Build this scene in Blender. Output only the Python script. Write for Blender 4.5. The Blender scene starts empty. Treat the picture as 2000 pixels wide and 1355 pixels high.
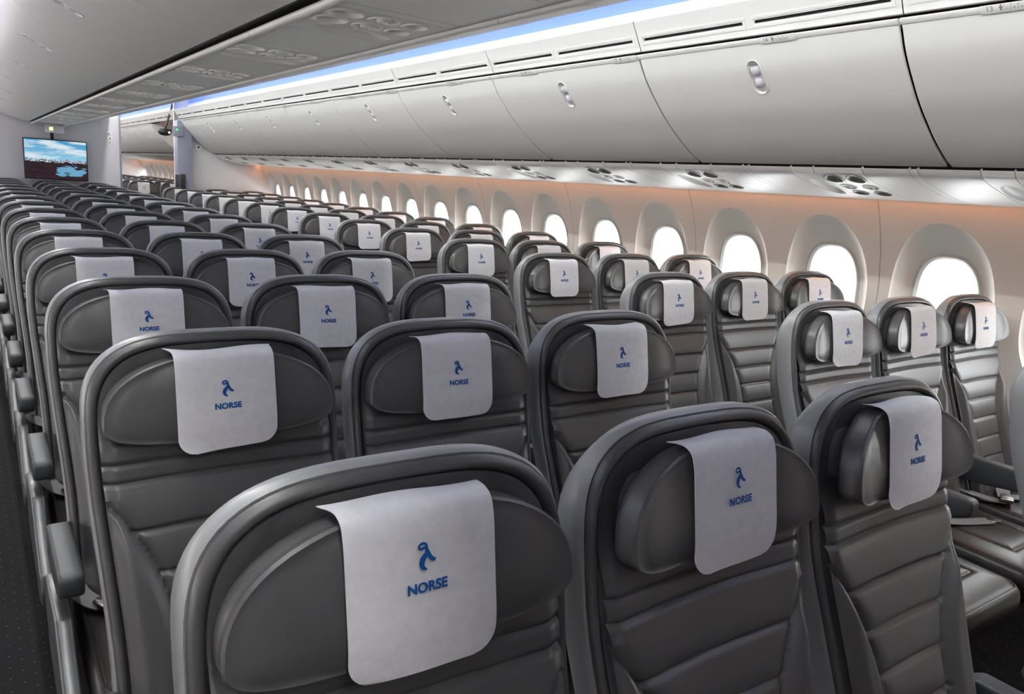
import bpy, bmesh, math, random
from mathutils import Matrix, Vector
random.seed(7)
C = bpy.context.scene.collection
PI = math.pi
# ------------------------------------------------------------------ layout numbers (metres)
S = 0.4935            # seat spacing inside a block
RP = 0.7589           # row pitch
XP = 2.0079           # aisle seat of the window block
XC = 0.4935           # centre line of the cabin
FZ = -0.06            # floor height (seat tops are at 1.17)
KW = 1.022
WP = 0.5787*KW        # window pitch
WY0 = (.975+.72)*KW-.72   # first window centre
BP = 2*.5787             # bin pitch
BY0 = 0.69            # first bin joint
YB = 10.8             # bulkhead
YN, YF = -3.4, 20.6   # ends of the modelled cabin
NROW = 15

# ------------------------------------------------------------------ materials
def mat(name, col, rough=0.5, metal=0.0, spec=0.5, bump=None, mottle=None, coat=0.0):
    m = bpy.data.materials.new(name); m.use_nodes = True
    nt = m.node_tree; b = nt.nodes['Principled BSDF']
    b.inputs['Base Color'].default_value = (*col, 1)
    b.inputs['Roughness'].default_value = rough
    b.inputs['Metallic'].default_value = metal
    b.inputs['Specular IOR Level'].default_value = spec
    b.inputs['Coat Weight'].default_value = coat
    tc = None
    if bump or mottle:
        tc = nt.nodes.new('ShaderNodeTexCoord')
    if bump:
        n = nt.nodes.new('ShaderNodeTexNoise'); n.inputs['Scale'].default_value = bump[0]
        n.inputs['Detail'].default_value = 3
        nt.links.new(tc.outputs['Object'], n.inputs['Vector'])
        bp = nt.nodes.new('ShaderNodeBump'); bp.inputs['Strength'].default_value = bump[1]
        bp.inputs['Distance'].default_value = bump[2]
        nt.links.new(n.outputs['Fac'], bp.inputs['Height'])
        nt.links.new(bp.outputs['Normal'], b.inputs['Normal'])
    if mottle:
        n = nt.nodes.new('ShaderNodeTexNoise'); n.inputs['Scale'].default_value = mottle[0]
        n.inputs['Detail'].default_value = 4
        nt.links.new(tc.outputs['Object'], n.inputs['Vector'])
        r = nt.nodes.new('ShaderNodeMapRange')
        r.inputs['From Min'].default_value = .3; r.inputs['From Max'].default_value = .7
        r.inputs['To Min'].default_value = 1-mottle[1]; r.inputs['To Max'].default_value = 1+mottle[1]
        nt.links.new(n.outputs['Fac'], r.inputs['Value'])
        mx = nt.nodes.new('ShaderNodeVectorMath'); mx.operation = 'SCALE'
        mx.inputs[0].default_value = col
        nt.links.new(r.outputs['Result'], mx.inputs['Scale'])
        nt.links.new(mx.outputs['Vector'], b.inputs['Base Color'])
    return m
def emit(name, col, s):
    m = bpy.data.materials.new(name); m.use_nodes = True
    nt = m.node_tree; nt.nodes.clear()
    e = nt.nodes.new('ShaderNodeEmission'); e.inputs['Color'].default_value = (*col, 1); e.inputs['Strength'].default_value = s
    o = nt.nodes.new('ShaderNodeOutputMaterial'); nt.links.new(e.outputs[0], o.inputs['Surface'])
    return m
M = {}
M['leather'] = mat('grey_leather', (.066,.0665,.069), .36, bump=(420,.10,.0012), mottle=(9,.08))
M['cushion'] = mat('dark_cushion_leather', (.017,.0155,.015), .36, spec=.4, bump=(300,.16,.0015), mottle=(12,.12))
M['shell'] = mat('grey_seat_shell', (.23,.24,.245), .34)
M['arm'] = mat('slate_armrest_plastic', (.030,.035,.040), .5)
M['panel'] = mat('silver_grey_side_panel', (.09,.096,.10), .28, metal=.3)
M['dark'] = mat('black_plastic', (.012,.012,.013), .5)
M['chrome'] = mat('brushed_metal', (.62,.61,.58), .25, metal=1)
M['webbing'] = mat('grey_belt_webbing', (.17,.18,.19), .7, bump=(500,.3,.001))
M['cloth'] = mat('white_nonwoven_cloth', (.67,.68,.705), .85, spec=.2, bump=(260,.25,.0012), mottle=(75,.05))
M['print'] = mat('blue_print', (.006,.075,.27), .7, spec=.2)
M['white'] = mat('white_cabin_plastic', (.81,.815,.80), .38)
M['bin'] = mat('white_bin_plastic', (.83,.835,.815), .36)
M['cove_blue_glow'] = mat('blue_glow_painted_cove', (.13,.22,.90), .5)  # blue LED light put into the colour of the white cove wall
M['cove_pale_glow'] = mat('pale_glow_painted_cove', (.42,.55,.95), .5)  # painted step in the fade from white to blue light
M['psu'] = mat('white_service_panel', (.81,.81,.785), .42)
M['wall'] = mat('warm_white_sidewall', (.80,.79,.745), .5)
M['frame'] = mat('window_frame_grey', (.55,.56,.54), .45)
M['bulk'] = mat('pale_grey_bulkhead', (.63,.625,.64), .55)
M['dim_end_wall'] = mat('unseen_end_wall_darkened', (.22,.22,.23), .9)  # unseen wall behind the camera, darkened to cut light on the seats
M['column'] = mat('lavender_grey_trim', (.20,.21,.27), .5)
M['paddle'] = mat('pale_lilac_latch', (.66,.66,.72), .35)
M['lens'] = mat('dark_reading_lens', (.20,.20,.195), .25)
M['ink'] = mat('grey_placard_ink', (.16,.16,.15), .6)
M['green'] = mat('green_symbol', (.02,.12,.07), .6)
M['red'] = mat('red_strap', (.35,.015,.015), .6)
M['led_white'] = emit('white_led', (1,.98,.96), 60)
M['led_ceiling'] = emit('white_ceiling_led', (1,.985,.95), 92)
M['led_ceiling_far'] = emit('white_ceiling_led_far', (1,.985,.95), 125)
M['led_blue'] = emit('blue_led', (.12,.28,1), 9)
M['led_orange'] = emit('amber_led', (1,.35,.11), 27)
M['lamp_green'] = emit('green_lamp', (.05,1,.15), 2.0)
M['lamp_warm'] = emit('warm_lamp', (1,.93,.45), 1.3)
M['lamp_spot'] = emit('small_white_lamp', (1,1,.95), 1.5)
# window pane: clear acrylic
m = bpy.data.materials.new('clear_window_acrylic'); m.use_nodes = True; nt = m.node_tree; nt.nodes.clear()
t = nt.nodes.new('ShaderNodeBsdfTransparent'); t.inputs['Color'].default_value = (.97,.98,.98,1)
g = nt.nodes.new('ShaderNodeBsdfGlossy'); g.inputs['Roughness'].default_value = .05
mx = nt.nodes.new('ShaderNodeMixShader'); o = nt.nodes.new('ShaderNodeOutputMaterial')
mx.inputs[0].default_value = .04; nt.links.new(t.outputs[0], mx.inputs[1]); nt.links.new(g.outputs[0], mx.inputs[2]); nt.links.new(mx.outputs[0], o.inputs['Surface'])
M['pane'] = m
# carpet with a regular grid of pale dots
m = mat('dark_dotted_carpet', (.02,.02,.022), .95, spec=.1); nt = m.node_tree; b = nt.nodes['Principled BSDF']
tc = nt.nodes.new('ShaderNodeTexCoord'); mp = nt.nodes.new('ShaderNodeMapping'); mp.inputs['Scale'].default_value = (22,22,22); mp.inputs['Rotation'].default_value = (0,0,PI/4)
nt.links.new(tc.outputs['Object'], mp.inputs['Vector'])
fr = nt.nodes.new('ShaderNodeVectorMath'); fr.operation = 'FRACTION'; nt.links.new(mp.outputs['Vector'], fr.inputs[0])
sb = nt.nodes.new('ShaderNodeVectorMath'); sb.operation = 'SUBTRACT'; sb.inputs[1].default_value = (.5,.5,0); nt.links.new(fr.outputs['Vector'], sb.inputs[0])
ml = nt.nodes.new('ShaderNodeVectorMath'); ml.operation = 'MULTIPLY'; ml.inputs[1].default_value = (1,1,0); nt.links.new(sb.outputs['Vector'], ml.inputs[0])
ln = nt.nodes.new('ShaderNodeVectorMath'); ln.operation = 'LENGTH'; nt.links.new(ml.outputs['Vector'], ln.inputs[0])
lt = nt.nodes.new('ShaderNodeMath'); lt.operation = 'LESS_THAN'; lt.inputs[1].default_value = .05; nt.links.new(ln.outputs['Value'], lt.inputs[0])
nz = nt.nodes.new('ShaderNodeTexNoise'); nz.inputs['Scale'].default_value = 160; nt.links.new(tc.outputs['Object'], nz.inputs['Vector'])
cr = nt.nodes.new('ShaderNodeMix'); cr.data_type = 'RGBA'; cr.inputs['A'].default_value = (.007,.007,.008,1); cr.inputs['B'].default_value = (.018,.018,.020,1)
nt.links.new(nz.outputs['Fac'], cr.inputs['Factor'])
cm = nt.nodes.new('ShaderNodeMix'); cm.data_type = 'RGBA'; cm.inputs['B'].default_value = (.11,.11,.11,1)
nt.links.new(lt.outputs[0], cm.inputs['Factor']); nt.links.new(cr.outputs['Result'], cm.inputs['A']); nt.links.new(cm.outputs['Result'], b.inputs['Base Color'])
M['carpet'] = m

# ------------------------------------------------------------------ mesh helpers
class MB:
    def __init__(s): s.v = []; s.f = []; s.mi = []
    def add(s, vs, fs, mi=0):
        k = len(s.v); s.v += [tuple(p) for p in vs]; s.f += [tuple(i+k for i in q) for q in fs]; s.mi += [mi]*len(fs)
        return s
    def grid(s, rows, mi=0, close_u=False, flip=False):
        nr, nc = len(rows), len(rows[0]); vs = [p for r in rows for p in r]; fs = []
        for i in range(nr-1):
            for j in range(nc if close_u else nc-1):
                q = (i*nc+j, i*nc+(j+1) % nc, (i+1)*nc+(j+1) % nc, (i+1)*nc+j)
                fs.append(q[::-1] if flip else q)
        return s.add(vs, fs, mi)
    def loft(s, rings, cap0=True, cap1=True, mi=0, flip=False):
        s.grid(rings, mi, True, flip); n = len(rings[0]); k = len(s.v)-n*len(rings)
        if cap0: s.f.append(tuple(range(k, k+n)) if flip else tuple(range(k, k+n))[::-1]); s.mi.append(mi)
        if cap1:
            q = tuple(range(len(s.v)-n, len(s.v))); s.f.append(q[::-1] if flip else q); s.mi.append(mi)
        return s
    def tube(s, pts, r, n=10, mi=0):
        rings = []
        for i, p in enumerate(pts):
            p = Vector(p); a = Vector(pts[max(0, i-1)]); b = Vector(pts[min(len(pts)-1, i+1)])
            d = (b-a).normalized(); u = d.orthogonal().normalized() if i == 0 else (u-d*u.dot(d)).normalized()
            w = d.cross(u); rr = r[i] if isinstance(r, (list, tuple)) else r
            rings.append([tuple(p+rr*(math.cos(2*PI*k/n)*u+math.sin(2*PI*k/n)*w)) for k in range(n)])
        return s.loft(rings, mi=mi)
    def build(s, name, mats, parent=None, smooth=35, merge=True):
        me = bpy.data.meshes.new(name); me.from_pydata(s.v, [], s.f)
        for mm in (mats if isinstance(mats, (list, tuple)) else [mats]): me.materials.append(mm)
        me.polygons.foreach_set('material_index', s.mi)
        bm = bmesh.new(); bm.from_mesh(me)
        if merge: bmesh.ops.remove_doubles(bm, verts=bm.verts, dist=1e-6)
        bmesh.ops.recalc_face_normals(bm, faces=bm.faces); bm.to_mesh(me); bm.free()
        if smooth:
            me.polygons.foreach_set('use_smooth', [True]*len(me.polygons)); me.set_sharp_from_angle(angle=math.radians(smooth))
        me.update()
        o = bpy.data.objects.new(name, me); C.objects.link(o)
        if parent: o.parent = parent
        return o
def box(x0, x1, y0, y1, z0, z1, bev=0, seg=2):
    bm = bmesh.new(); bmesh.ops.create_cube(bm, size=1)
    for v in bm.verts: v.co = Vector(((x0+x1)/2+v.co.x*(x1-x0), (y0+y1)/2+v.co.y*(y1-y0), (z0+z1)/2+v.co.z*(z1-z0)))
    if bev: bmesh.ops.bevel(bm, geom=bm.edges[:], offset=bev, segments=seg, profile=.5, affect='EDGES')
    mb = MB(); bm.verts.index_update(); mb.add([tuple(v.co) for v in bm.verts], [tuple(v.index for v in f.verts) for f in bm.faces]); bm.free()
    return mb
def prism_x(poly, x0, x1, bev=.006, seg=2):
    """polygon in (y,z) extruded along x with bevelled rims"""
    bm = bmesh.new(); vs = [bm.verts.new((x0, y, z)) for y, z in poly]; f = bm.faces.new(vs)
    r = bmesh.ops.extrude_face_region(bm, geom=[f])
    for v in r['geom']:
        if isinstance(v, bmesh.types.BMVert): v.co.x = x1
    bmesh.ops.recalc_face_normals(bm, faces=bm.faces)
    if bev: bmesh.ops.bevel(bm, geom=bm.edges[:], offset=bev, segments=seg, profile=.5, affect='EDGES')
    mb = MB(); bm.verts.index_update(); mb.add([tuple(v.co) for v in bm.verts], [tuple(v.index for v in f.verts) for f in bm.faces]); bm.free()
    return mb
def empty(name, loc=(0,0,0)):
    o = bpy.data.objects.new(name, None); o.empty_display_size = .1; o.location = loc; C.objects.link(o); return o
def tag(o, label, cat, group=None, kind=None):
    if label: o['label'] = label
    if cat: o['category'] = cat
    if group: o['group'] = group
    if kind: o['kind'] = kind
    return o
def struct(o): o['kind'] = 'structure'; return o
KIDS = {}
def kids(o): return [c for c in bpy.data.objects if c.parent == o]
def dup(o, loc, parent=None, spec=None):
    """copy of a thing with copies of its parts (spec: cached child list)"""
    c = o.copy(); C.objects.link(c)
    if parent: c.parent = parent
    else: c.location = loc
    for k in KIDS.setdefault(o.name, kids(o)): dup(k, None, c)
    return c
def sm(t): t = max(0., min(1., t)); return t*t*(3-2*t)
def catmull(pts, n):
    out = []
    P = [pts[0]]+list(pts)+[pts[-1]]
    for i in range(1, len(P)-2):
        for k in range(n):
            t = k/n; out.append(tuple(.5*((2*b)+(-a+c)*t+(2*a-5*b+4*c-d)*t*t+(-a+3*b-3*c+d)*t**3) for a, b, c, d in zip(P[i-1], P[i], P[i+1], P[i+2])))
    out.append(tuple(pts[-1])); return out
TXT = {}
def text_geo(body, bold=0.0):
    if (body, bold) in TXT: return TXT[(body, bold)]
    cu = bpy.data.curves.new('lettering', 'FONT'); cu.body = body; cu.size = 1; cu.align_x = 'CENTER'; cu.offset = bold; cu.resolution_u = 4
    ob = bpy.data.objects.new('lettering', cu); C.objects.link(ob)
    bpy.context.view_layer.update()
    me = bpy.data.meshes.new_from_object(ob.evaluated_get(bpy.context.evaluated_depsgraph_get()))
    g = ([(v.co.x, v.co.y) for v in me.vertices], [tuple(p.vertices) for p in me.polygons])
    bpy.data.objects.remove(ob); bpy.data.curves.remove(cu); bpy.data.meshes.remove(me)
    TXT[(body, bold)] = g; return g
def stroke2d(pts, ws):
    """ribbon in 2-D with a width per point -> verts, quads"""
    vs = []; fs = []
    for i, (x, y) in enumerate(pts):
        a = pts[max(0, i-1)]; b = pts[min(len(pts)-1, i+1)]
        dx, dy = b[0]-a[0], b[1]-a[1]; l = math.hypot(dx, dy) or 1; nx, ny = -dy/l, dx/l; w = ws[i]/2
        vs += [(x+nx*w, y+ny*w), (x-nx*w, y-ny*w)]
        if i: k = 2*i; fs.append((k-2, k-1, k+1, k))
    return vs, fs

# ------------------------------------------------------------------ SEAT
def yb(z):                                     # front plane of the back seen from the side
    if z >= .95: return -.182*(1.17-z)
    t = .95-z
    if t < .1: return -.04-(.182*t+.162*t*t/.2)
    return -.0663-.344*(t-.1)
A0, B0, ZC0 = .232, .190, .98
ZBOT = .37
def half(z, i=0.):
    if z > ZC0:
        q = min(1, (z-ZC0)/(B0-i)); return (A0-i)*(1-q**3.4)**(1/3.4)
    return (A0-i)-.018*sm((ZC0-z)/.4)
def outline(i, n=34, nb=14):
    """closed (x,z) outline of the back, inset i"""
    left = [(-half(z, i), z) for z in [ZBOT+i+(ZC0-ZBOT-i)*k/nb for k in range(nb)]]
    arc = []
    for k in range(n+1):
        ph = PI*k/n; c, s_ = math.cos(ph), math.sin(ph)
        arc.append((-(A0-i)*math.copysign(abs(c)**(2/3.4), c), ZC0+(B0-i)*max(0, s_)**(2/3.4)))
    return left+arc+[(-x, z) for x, z in left[::-1]]
def ring(i, dy): return [(x, yb(z)+dy, z) for x, z in outline(i)]
def sring(i, dy): return [(x, yb(z)+(dy*(1-.5*sm((z-1.04)/.12)) if dy > .004 else dy), z) for x, z in outline(i)]
def shell_mb():
    mb = MB(); mb.loft([sring(.012, .004), sring(.003, -.001), sring(0, .003), sring(0, .025), sring(.001, .046), sring(.006, .058), sring(.02, .066), sring(.05, .069)], cap0=True, cap1=True)
    return mb
def groove(d, w): return math.exp(-(d/w)**2)
QL = (.832, .757, .682, .607, .532, .457)
def bolster(z):                                # inner edge of the side bolsters
    if z > .89: return .3
    return .105+.105*max(0, (z-.62)/.27)**2.2 if z > .62 else .105
def panel_h(x, z, W, ztop):
    e = min(W-abs(x), ztop-z); h = .004+.009*sm(e/.022)*sm((1.01-z)/.02)-.008*sm(e/.06)*sm((z-1.0)/.03)
    if z < 1.0: h += .007*sm((1.0-z)/.03)
    h -= .005*groove(z-1.0, .004)*(1 if abs(x) < .209 else 0)
    h -= .006*groove(z-.948, .0045)+.006*groove(z-.914, .0045)
    if .914 < z < .948: h -= .003
    bx = bolster(z); ax = abs(x)
    if z < .90:
        d = ax-bx
        if d > 0: h += .016*sm(d/.03)*sm((.90-z)/.08)*sm(e/.03)
        h -= .008*groove(d, .0048)
        if ax < bx+.004:
            for q in QL: h -= .007*groove(z-q, .004)
            for a, b in zip((.905,)+QL, QL): 
                if b < z < a: h += .0045*(1-((z-(a+b)/2)/((a-b)/2))**2)*sm((bx-ax)/.03)
    h += .010*(ax/.2)**2*sm((z-.4)/.1)*sm((1.02-z)/.1)
    return h
def backrest_mb():
    mb = MB()
    mb.loft([ring(.006, .004), ring(.005, -.004), ring(.008, -.010), ring(.013, -.0125), ring(.018, -.010), ring(.0215, -.004), ring(.0225, .001), ring(.0235, -.004)], cap0=False, cap1=False)
    i = .0235; rows = []
    zs = [ZBOT+i+(ZC0-ZBOT-i)*k/190 for k in range(190)]
    ztop = ZC0+B0-i
    zs += [ZC0+(B0-i)*math.sin(PI/2*k/26)**(2/3.4) for k in range(27)]
    zs.sort()
    for z in zs:
        W = max(half(z, i), .0005)
        us = [.55*(2*k/72-1)+.45*math.sin(PI/2*(2*k/72-1)) for k in range(73)]
        rows.append([(u*W, yb(z)-panel_h(u*W, z, W, ztop), z) for u in us])
    mb.grid(rows)
    return mb
HZ, HA = 1.05, .207
def head_outline(s, n=56, inset=0):
    pts = []
    for k in range(n):
        ph = 2*PI*k/n; c, q = math.cos(ph), math.sin(ph)
        if q >= 0: x = math.copysign(abs(c)**(2/2.35), c)*(HA-inset); z = 1.022+(.1125-inset)*abs(q)**(2/2.35)
        else: x = math.copysign(abs(c)**(2/2.7), c)*(HA-inset); z = 1.022-(.042-inset*.6)*abs(q)**(2/2.7)
        pts.append((x*s, HZ+(z-HZ)*s))
    return pts
def bend(p, ang):
    x, y, z = p; xb = .094; ax = abs(x); sg = 1 if x > 0 else -1
    if ax <= xb: return p
    t = ax-xb; r = .03; L = r*ang
    if ang < 1e-4: return p
    yp = y-(yb(z)-.006)                        # distance in front (negative)
    if t < L: th = t/r; px, py = xb+r*math.sin(th), -r*(1-math.cos(th))
    else: th = ang; px, py = xb+r*math.sin(ang)+(t-L)*math.cos(ang), -r*(1-math.cos(ang))-(t-L)*math.sin(ang)
    nx, ny = -math.sin(th), -math.cos(th)      # front normal
    return (sg*(px+nx*(-yp)), yb(z)-.006+py+ny*(-yp), z)
def headrest_mb(ang):
    specs = [(.0, .018, .002), (0, .006, -.001), (0, .001, -.006), (0, 0, -.014), (0, 0, -.024), (0, .001, -.034), (0, -.002, -.038), (0, .001, -.041), (0, .006, -.040)]
    rings = [[bend((x, yb(z)-.006+dy, z), ang) for x, z in head_outline(1, inset=ins)] for _, ins, dy in specs]
    for s_ in (.94, .88, .8, .7, .58, .45, .3, .15, .04):
        rings.append([bend((x, yb(z)-.006-.040-.009*(1-s_**3)-.0015*math.sin(x*60), z), ang) for x, z in head_outline(s_, inset=.006)])
    return MB().loft(rings)
CW = .0885
def cover_path():
    f = lambda z, d: (yb(z)-d, z)
    return [(yb(1.134)-.016, 1.1395), (yb(1.134)-.024, 1.1405), (yb(1.134)-.033, 1.1410), (yb(1.132)-.044, 1.1400), (yb(1.126)-.0550, 1.133), f(1.117, .0602), f(1.10, .0610), f(1.07, .0610), f(1.04, .0610), f(1.01, .0605), (yb(1.01)-.0617, .99), (yb(1.01)-.0622, .978), (yb(1.01)-.0627, .964)]
def front_y(z):
    return yb(max(z, 1.01))-.0615
def logo_geo():
    """ribbon figure, unit height, plus the word below; (x,z) in metres"""
    vs, fs = [], []
    def put(g, sx, sz, ox, oz):
        k = len(vs); vs.extend([(x*sx+ox, y*sz+oz) for x, y in g[0]]); fs.extend([tuple(i+k for i in q) for q in g[1]])
    loop = [(-.02,.60),(.03,.74),(.02,.88),(-.08,.96),(-.21,.95),(-.28,.87),(-.26,.79),(-.17,.77),(-.06,.81),(.02,.74)]
    p = catmull(loop, 5); put(stroke2d(p, [.10]*len(p)), .0285, .0285, 0, 1.061)
    legr = catmull([(.0,.80),(.05,.66),(.12,.50),(.23,.36),(.38,.30)], 6); put(stroke2d(legr, [.12+.05*math.sin(PI*i/(len(legr)-1)) for i in range(len(legr))]), .0285, .0285, 0, 1.061)
    legl = catmull([(.08,.62),(-.06,.50),(-.17,.36),(-.20,.20),(-.14,.08),(.0,.0)], 6); put(stroke2d(legl, [.06+.17*math.sin(PI*min(1, .15+i/(len(legl)-1)*.85)) for i in range(len(legl))]), .0285, .0285, 0, 1.061)
    t = text_geo('NORSE', .038); w = max(x for x, y in t[0])-min(x for x, y in t[0]); h = max(y for x, y in t[0])-min(y for x, y in t[0])
    put(t, .0475/w, .0112/h, 0, 1.0385)
    return vs, fs
LOGO = logo_geo()
def cover_mb(seed, simple=False, lift=0.):
    rnd = random.Random(seed); path = catmull(cover_path(), 2 if simple else 4); n = len(path)
    fl = rnd.uniform(.004, .013); fr_ = rnd.uniform(-.002, .006); tilt = rnd.uniform(-.003, .005); ph = rnd.uniform(0, 6); curl = rnd.uniform(-.002, .007)
    mb = MB(); cols = 17; outer = []; inner = []
    for i, (y, z) in enumerate(path):
        w = CW
        if z < .994 and i > n/2: r = .03; w = CW-r+math.sqrt(max(0, r*r-(.994-z)**2))
        top = math.exp(-((i/(n-1))/.14)**2)
        row = []; row2 = []
        for j in range(cols):
            u = 2*j/(cols-1)-1; x = u*w
            if u < 0: x -= top*fl*(-u)**3*1.2
            else: x += top*fr_*u**3
            zz = z+top*(.0025*math.sin(3*u+ph)+(.004*(-u)**4*fl/.01 if u < 0 else 0))+tilt*u*(1 if i > n/2 else 0)*sm((1.10-z)/.1)
            yy = y-.0012*math.sin(2.3*u+ph)*sm((1.12-z)/.08)*(i > n/2)
            if z < 1.0 and i > n/2: yy -= curl*sm((1.0-z)/.05)*max(0, -u)**2
            row.append((x, yy, zz))
        outer.append(row)
    # thickness: a second layer 0.9 mm behind the first
    for i, row in enumerate(outer):
        a = path[max(0, i-1)]; b = path[min(n-1, i+1)]; dy, dz = b[0]-a[0], b[1]-a[1]; l = math.hypot(dy, dz) or 1
        ny, nz = dz/l, -dy/l
        inner.append([(x, y-ny*-.0009*-1 if False else y+(-ny)*.0009, z+(-nz)*.0009) for x, y, z in row])
    mb.grid(outer); mb.grid(inner, flip=True)
    for e in (0, cols-1): mb.grid([[r[e] for r in outer], [r[e] for r in inner]])
    mb.grid([outer[0], inner[0]]); mb.grid([outer[-1], inner[-1]])
    # print follows the front sheet
    vs = []
    for x, z in LOGO[0]:
        u = x/CW
        vs.append((x, front_y(z)-.0012*math.sin(2.3*u+ph)*sm((1.12-z)/.08)-.0006, z+lift+tilt*u*sm((1.10-z)/.1)))
    pr = MB().add(vs, LOGO[1])
    return mb, pr
def cushion_mb():
    def rr(i, n=10):
        x, y0, y1, r = .217-i, -.665+i, -.155-i, .05
        r = max(.005, r-i*.6); pts = []
        for cx, cy, a in ((x-r, y1-r, 0), (-x+r, y1-r, 90), (-x+r, y0+r, 180), (x-r, y0+r, 270)):
            for k in range(n): t_ = math.radians(a+90*k/(n-1)); pts.append((cx+r*math.cos(t_), cy+r*math.sin(t_)))
        return pts
    drop = lambda y: -.02*sm((-.52-y)/.15)
    rings = []
    for i, z in ((.03, .285), (.012, .29), (.002, .305), (0, .33), (0, .365), (.004, .388), (.012, .399), (.018, .4015), (.021, .399), (.024, .4015), (.04, .406), (.07, .409), (.10, .411), (.115, .409), (.118, .4065), (.121, .409), (.14, .411), (.18, .412), (.205, .412)):
        rings.append([(x, y, z+drop(y)*(1 if z > .35 else 0)) for x, y in rr(i)])
    return MB().loft(rings)
def arm_mb(x):
    return prism_x([(-.462,.555),(-.458,.57),(-.445,.576),(-.17,.58),(-.145,.565),(-.145,.49),(-.26,.482),(-.40,.498),(-.452,.518),(-.461,.532)], x-.026, x+.026, .008, 3)
def side_mb(x):
    return prism_x([(-.43,.46),(-.28,.445),(-.15,.44),(-.13,.36),(-.20,.27),(-.58,.20),(-.655,.215),(-.675,.26),(-.66,.31),(-.58,.345),(-.49,.40)], x-.018, x+.018, .008, 3)
def leg_mb(x):
    mb = MB(); mb.tube([(x, -.22, .30), (x, -.20, .12), (x, -.10, FZ)], .017); mb.tube([(x, -.55, .30), (x, -.53, .15), (x, -.56, FZ)], .017)
    mb.tube([(x, -.56, FZ+.012), (x, -.10, FZ+.012)], .012); return mb
def belt_mb():
    mb = MB()
    def strap(pts):
        path = catmull(pts, 6); a = []; b = []
        for i, p in enumerate(path):
            q0 = Vector(path[max(0, i-1)]); q1 = Vector(path[min(len(path)-1, i+1)]); d = (q1-q0); sd = Vector((-d.y, d.x, 0)).normalized()*.024
            P = Vector(p); a.append([tuple(P+sd+Vector((0,0,.0015))), tuple(P-sd+Vector((0,0,.0015)))]); b.append([tuple(P+sd-Vector((0,0,.0015))), tuple(P-sd-Vector((0,0,.0015)))])
        for i in range(len(a)-1):
            mb.grid([[a[i][0], a[i][1], b[i][1], b[i][0], a[i][0]], [a[i+1][0], a[i+1][1], b[i+1][1], b[i+1][0], a[i+1][0]]])
    strap([(-.212,-.19,.427),(-.207,-.25,.424),(-.185,-.30,.4185),(-.160,-.335,.4175)])
    strap([(-.135,-.325,.4225),(-.06,-.285,.432),(.04,-.262,.424),(.13,-.235,.4185),(.207,-.185,.428)])
    strap([(-.10,-.318,.4180),(-.04,-.352,.4170),(.03,-.380,.4165),(.075,-.396,.4165)])
    return mb
def buckle_mb(): 
    mb = box(-.028,.028,-.022,.022,0,.016,.004); mb2 = box(-.020,.024,-.019,.019,.0165,.0195,.0012); mb.add(mb2.v, mb2.f)
    mb3 = box(.028,.046,-.012,.012,.004,.008,.001); mb.add(mb3.v, mb3.f); return mb

# shared part meshes, made once
def proto_part(name, mb, m, smooth=35):
    o = mb.build(name, m, None, smooth); me = o.data; bpy.data.objects.remove(o); return me
PM = {}
PM['back_shell'] = proto_part('back_shell', shell_mb(), M['shell'], 50)
PM['backrest'] = proto_part('backrest', backrest_mb(), M['leather'], 60)
for a in (3, 12, 16): PM['headrest%d' % a] = proto_part('headrest', headrest_mb(math.radians(a)), M['leather'], 50)
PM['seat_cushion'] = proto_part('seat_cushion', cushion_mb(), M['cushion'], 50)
PM['armL'] = proto_part('armrest', arm_mb(-S/2+.012), M['arm']); PM['armR'] = proto_part('armrest', arm_mb(S/2), M['arm'])
PM['sideL'] = proto_part('side_panel', side_mb(-S/2-.006), M['panel']); PM['sideR'] = proto_part('side_panel', side_mb(S/2+.006), M['panel'])
PM['legL'] = proto_part('leg', leg_mb(-.12), M['shell']); PM['legR'] = proto_part('leg', leg_mb(.12), M['shell'])
PM['seat_belt'] = proto_part('seat_belt', belt_mb(), M['webbing'])
PM['buckle'] = proto_part('buckle', buckle_mb(), M['chrome'])
PM['tongue'] = proto_part('tongue', box(-.018,.024,-.014,.014,0,.0035,.001), M['chrome'])
PM['pull_strap'] = proto_part('pull_strap', box(-.012,.012,-.60,-.597,.17,.29), M['red'])
COV = []
for s_ in range(8):
    c_, p_ = cover_mb(s_*13+5, False, (.0145 if s_ == 6 else .0165) if s_ > 5 else 0.); COV.append((proto_part('headrest_cover', c_, M['cloth'], 70), proto_part('printed_emblem', p_, M['print'], 0)))
def part(name, me, parent, loc=None, rot=None):
    o = bpy.data.objects.new(name, me); C.objects.link(o); o.parent = parent
    if loc: o.location = loc
    if rot: o.rotation_euler = rot
    return o
ORD = ['zeroth','first','second','third','fourth','fifth','sixth','seventh','eighth','ninth','tenth','eleventh','twelfth','thirteenth','fourteenth','fifteenth']
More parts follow.
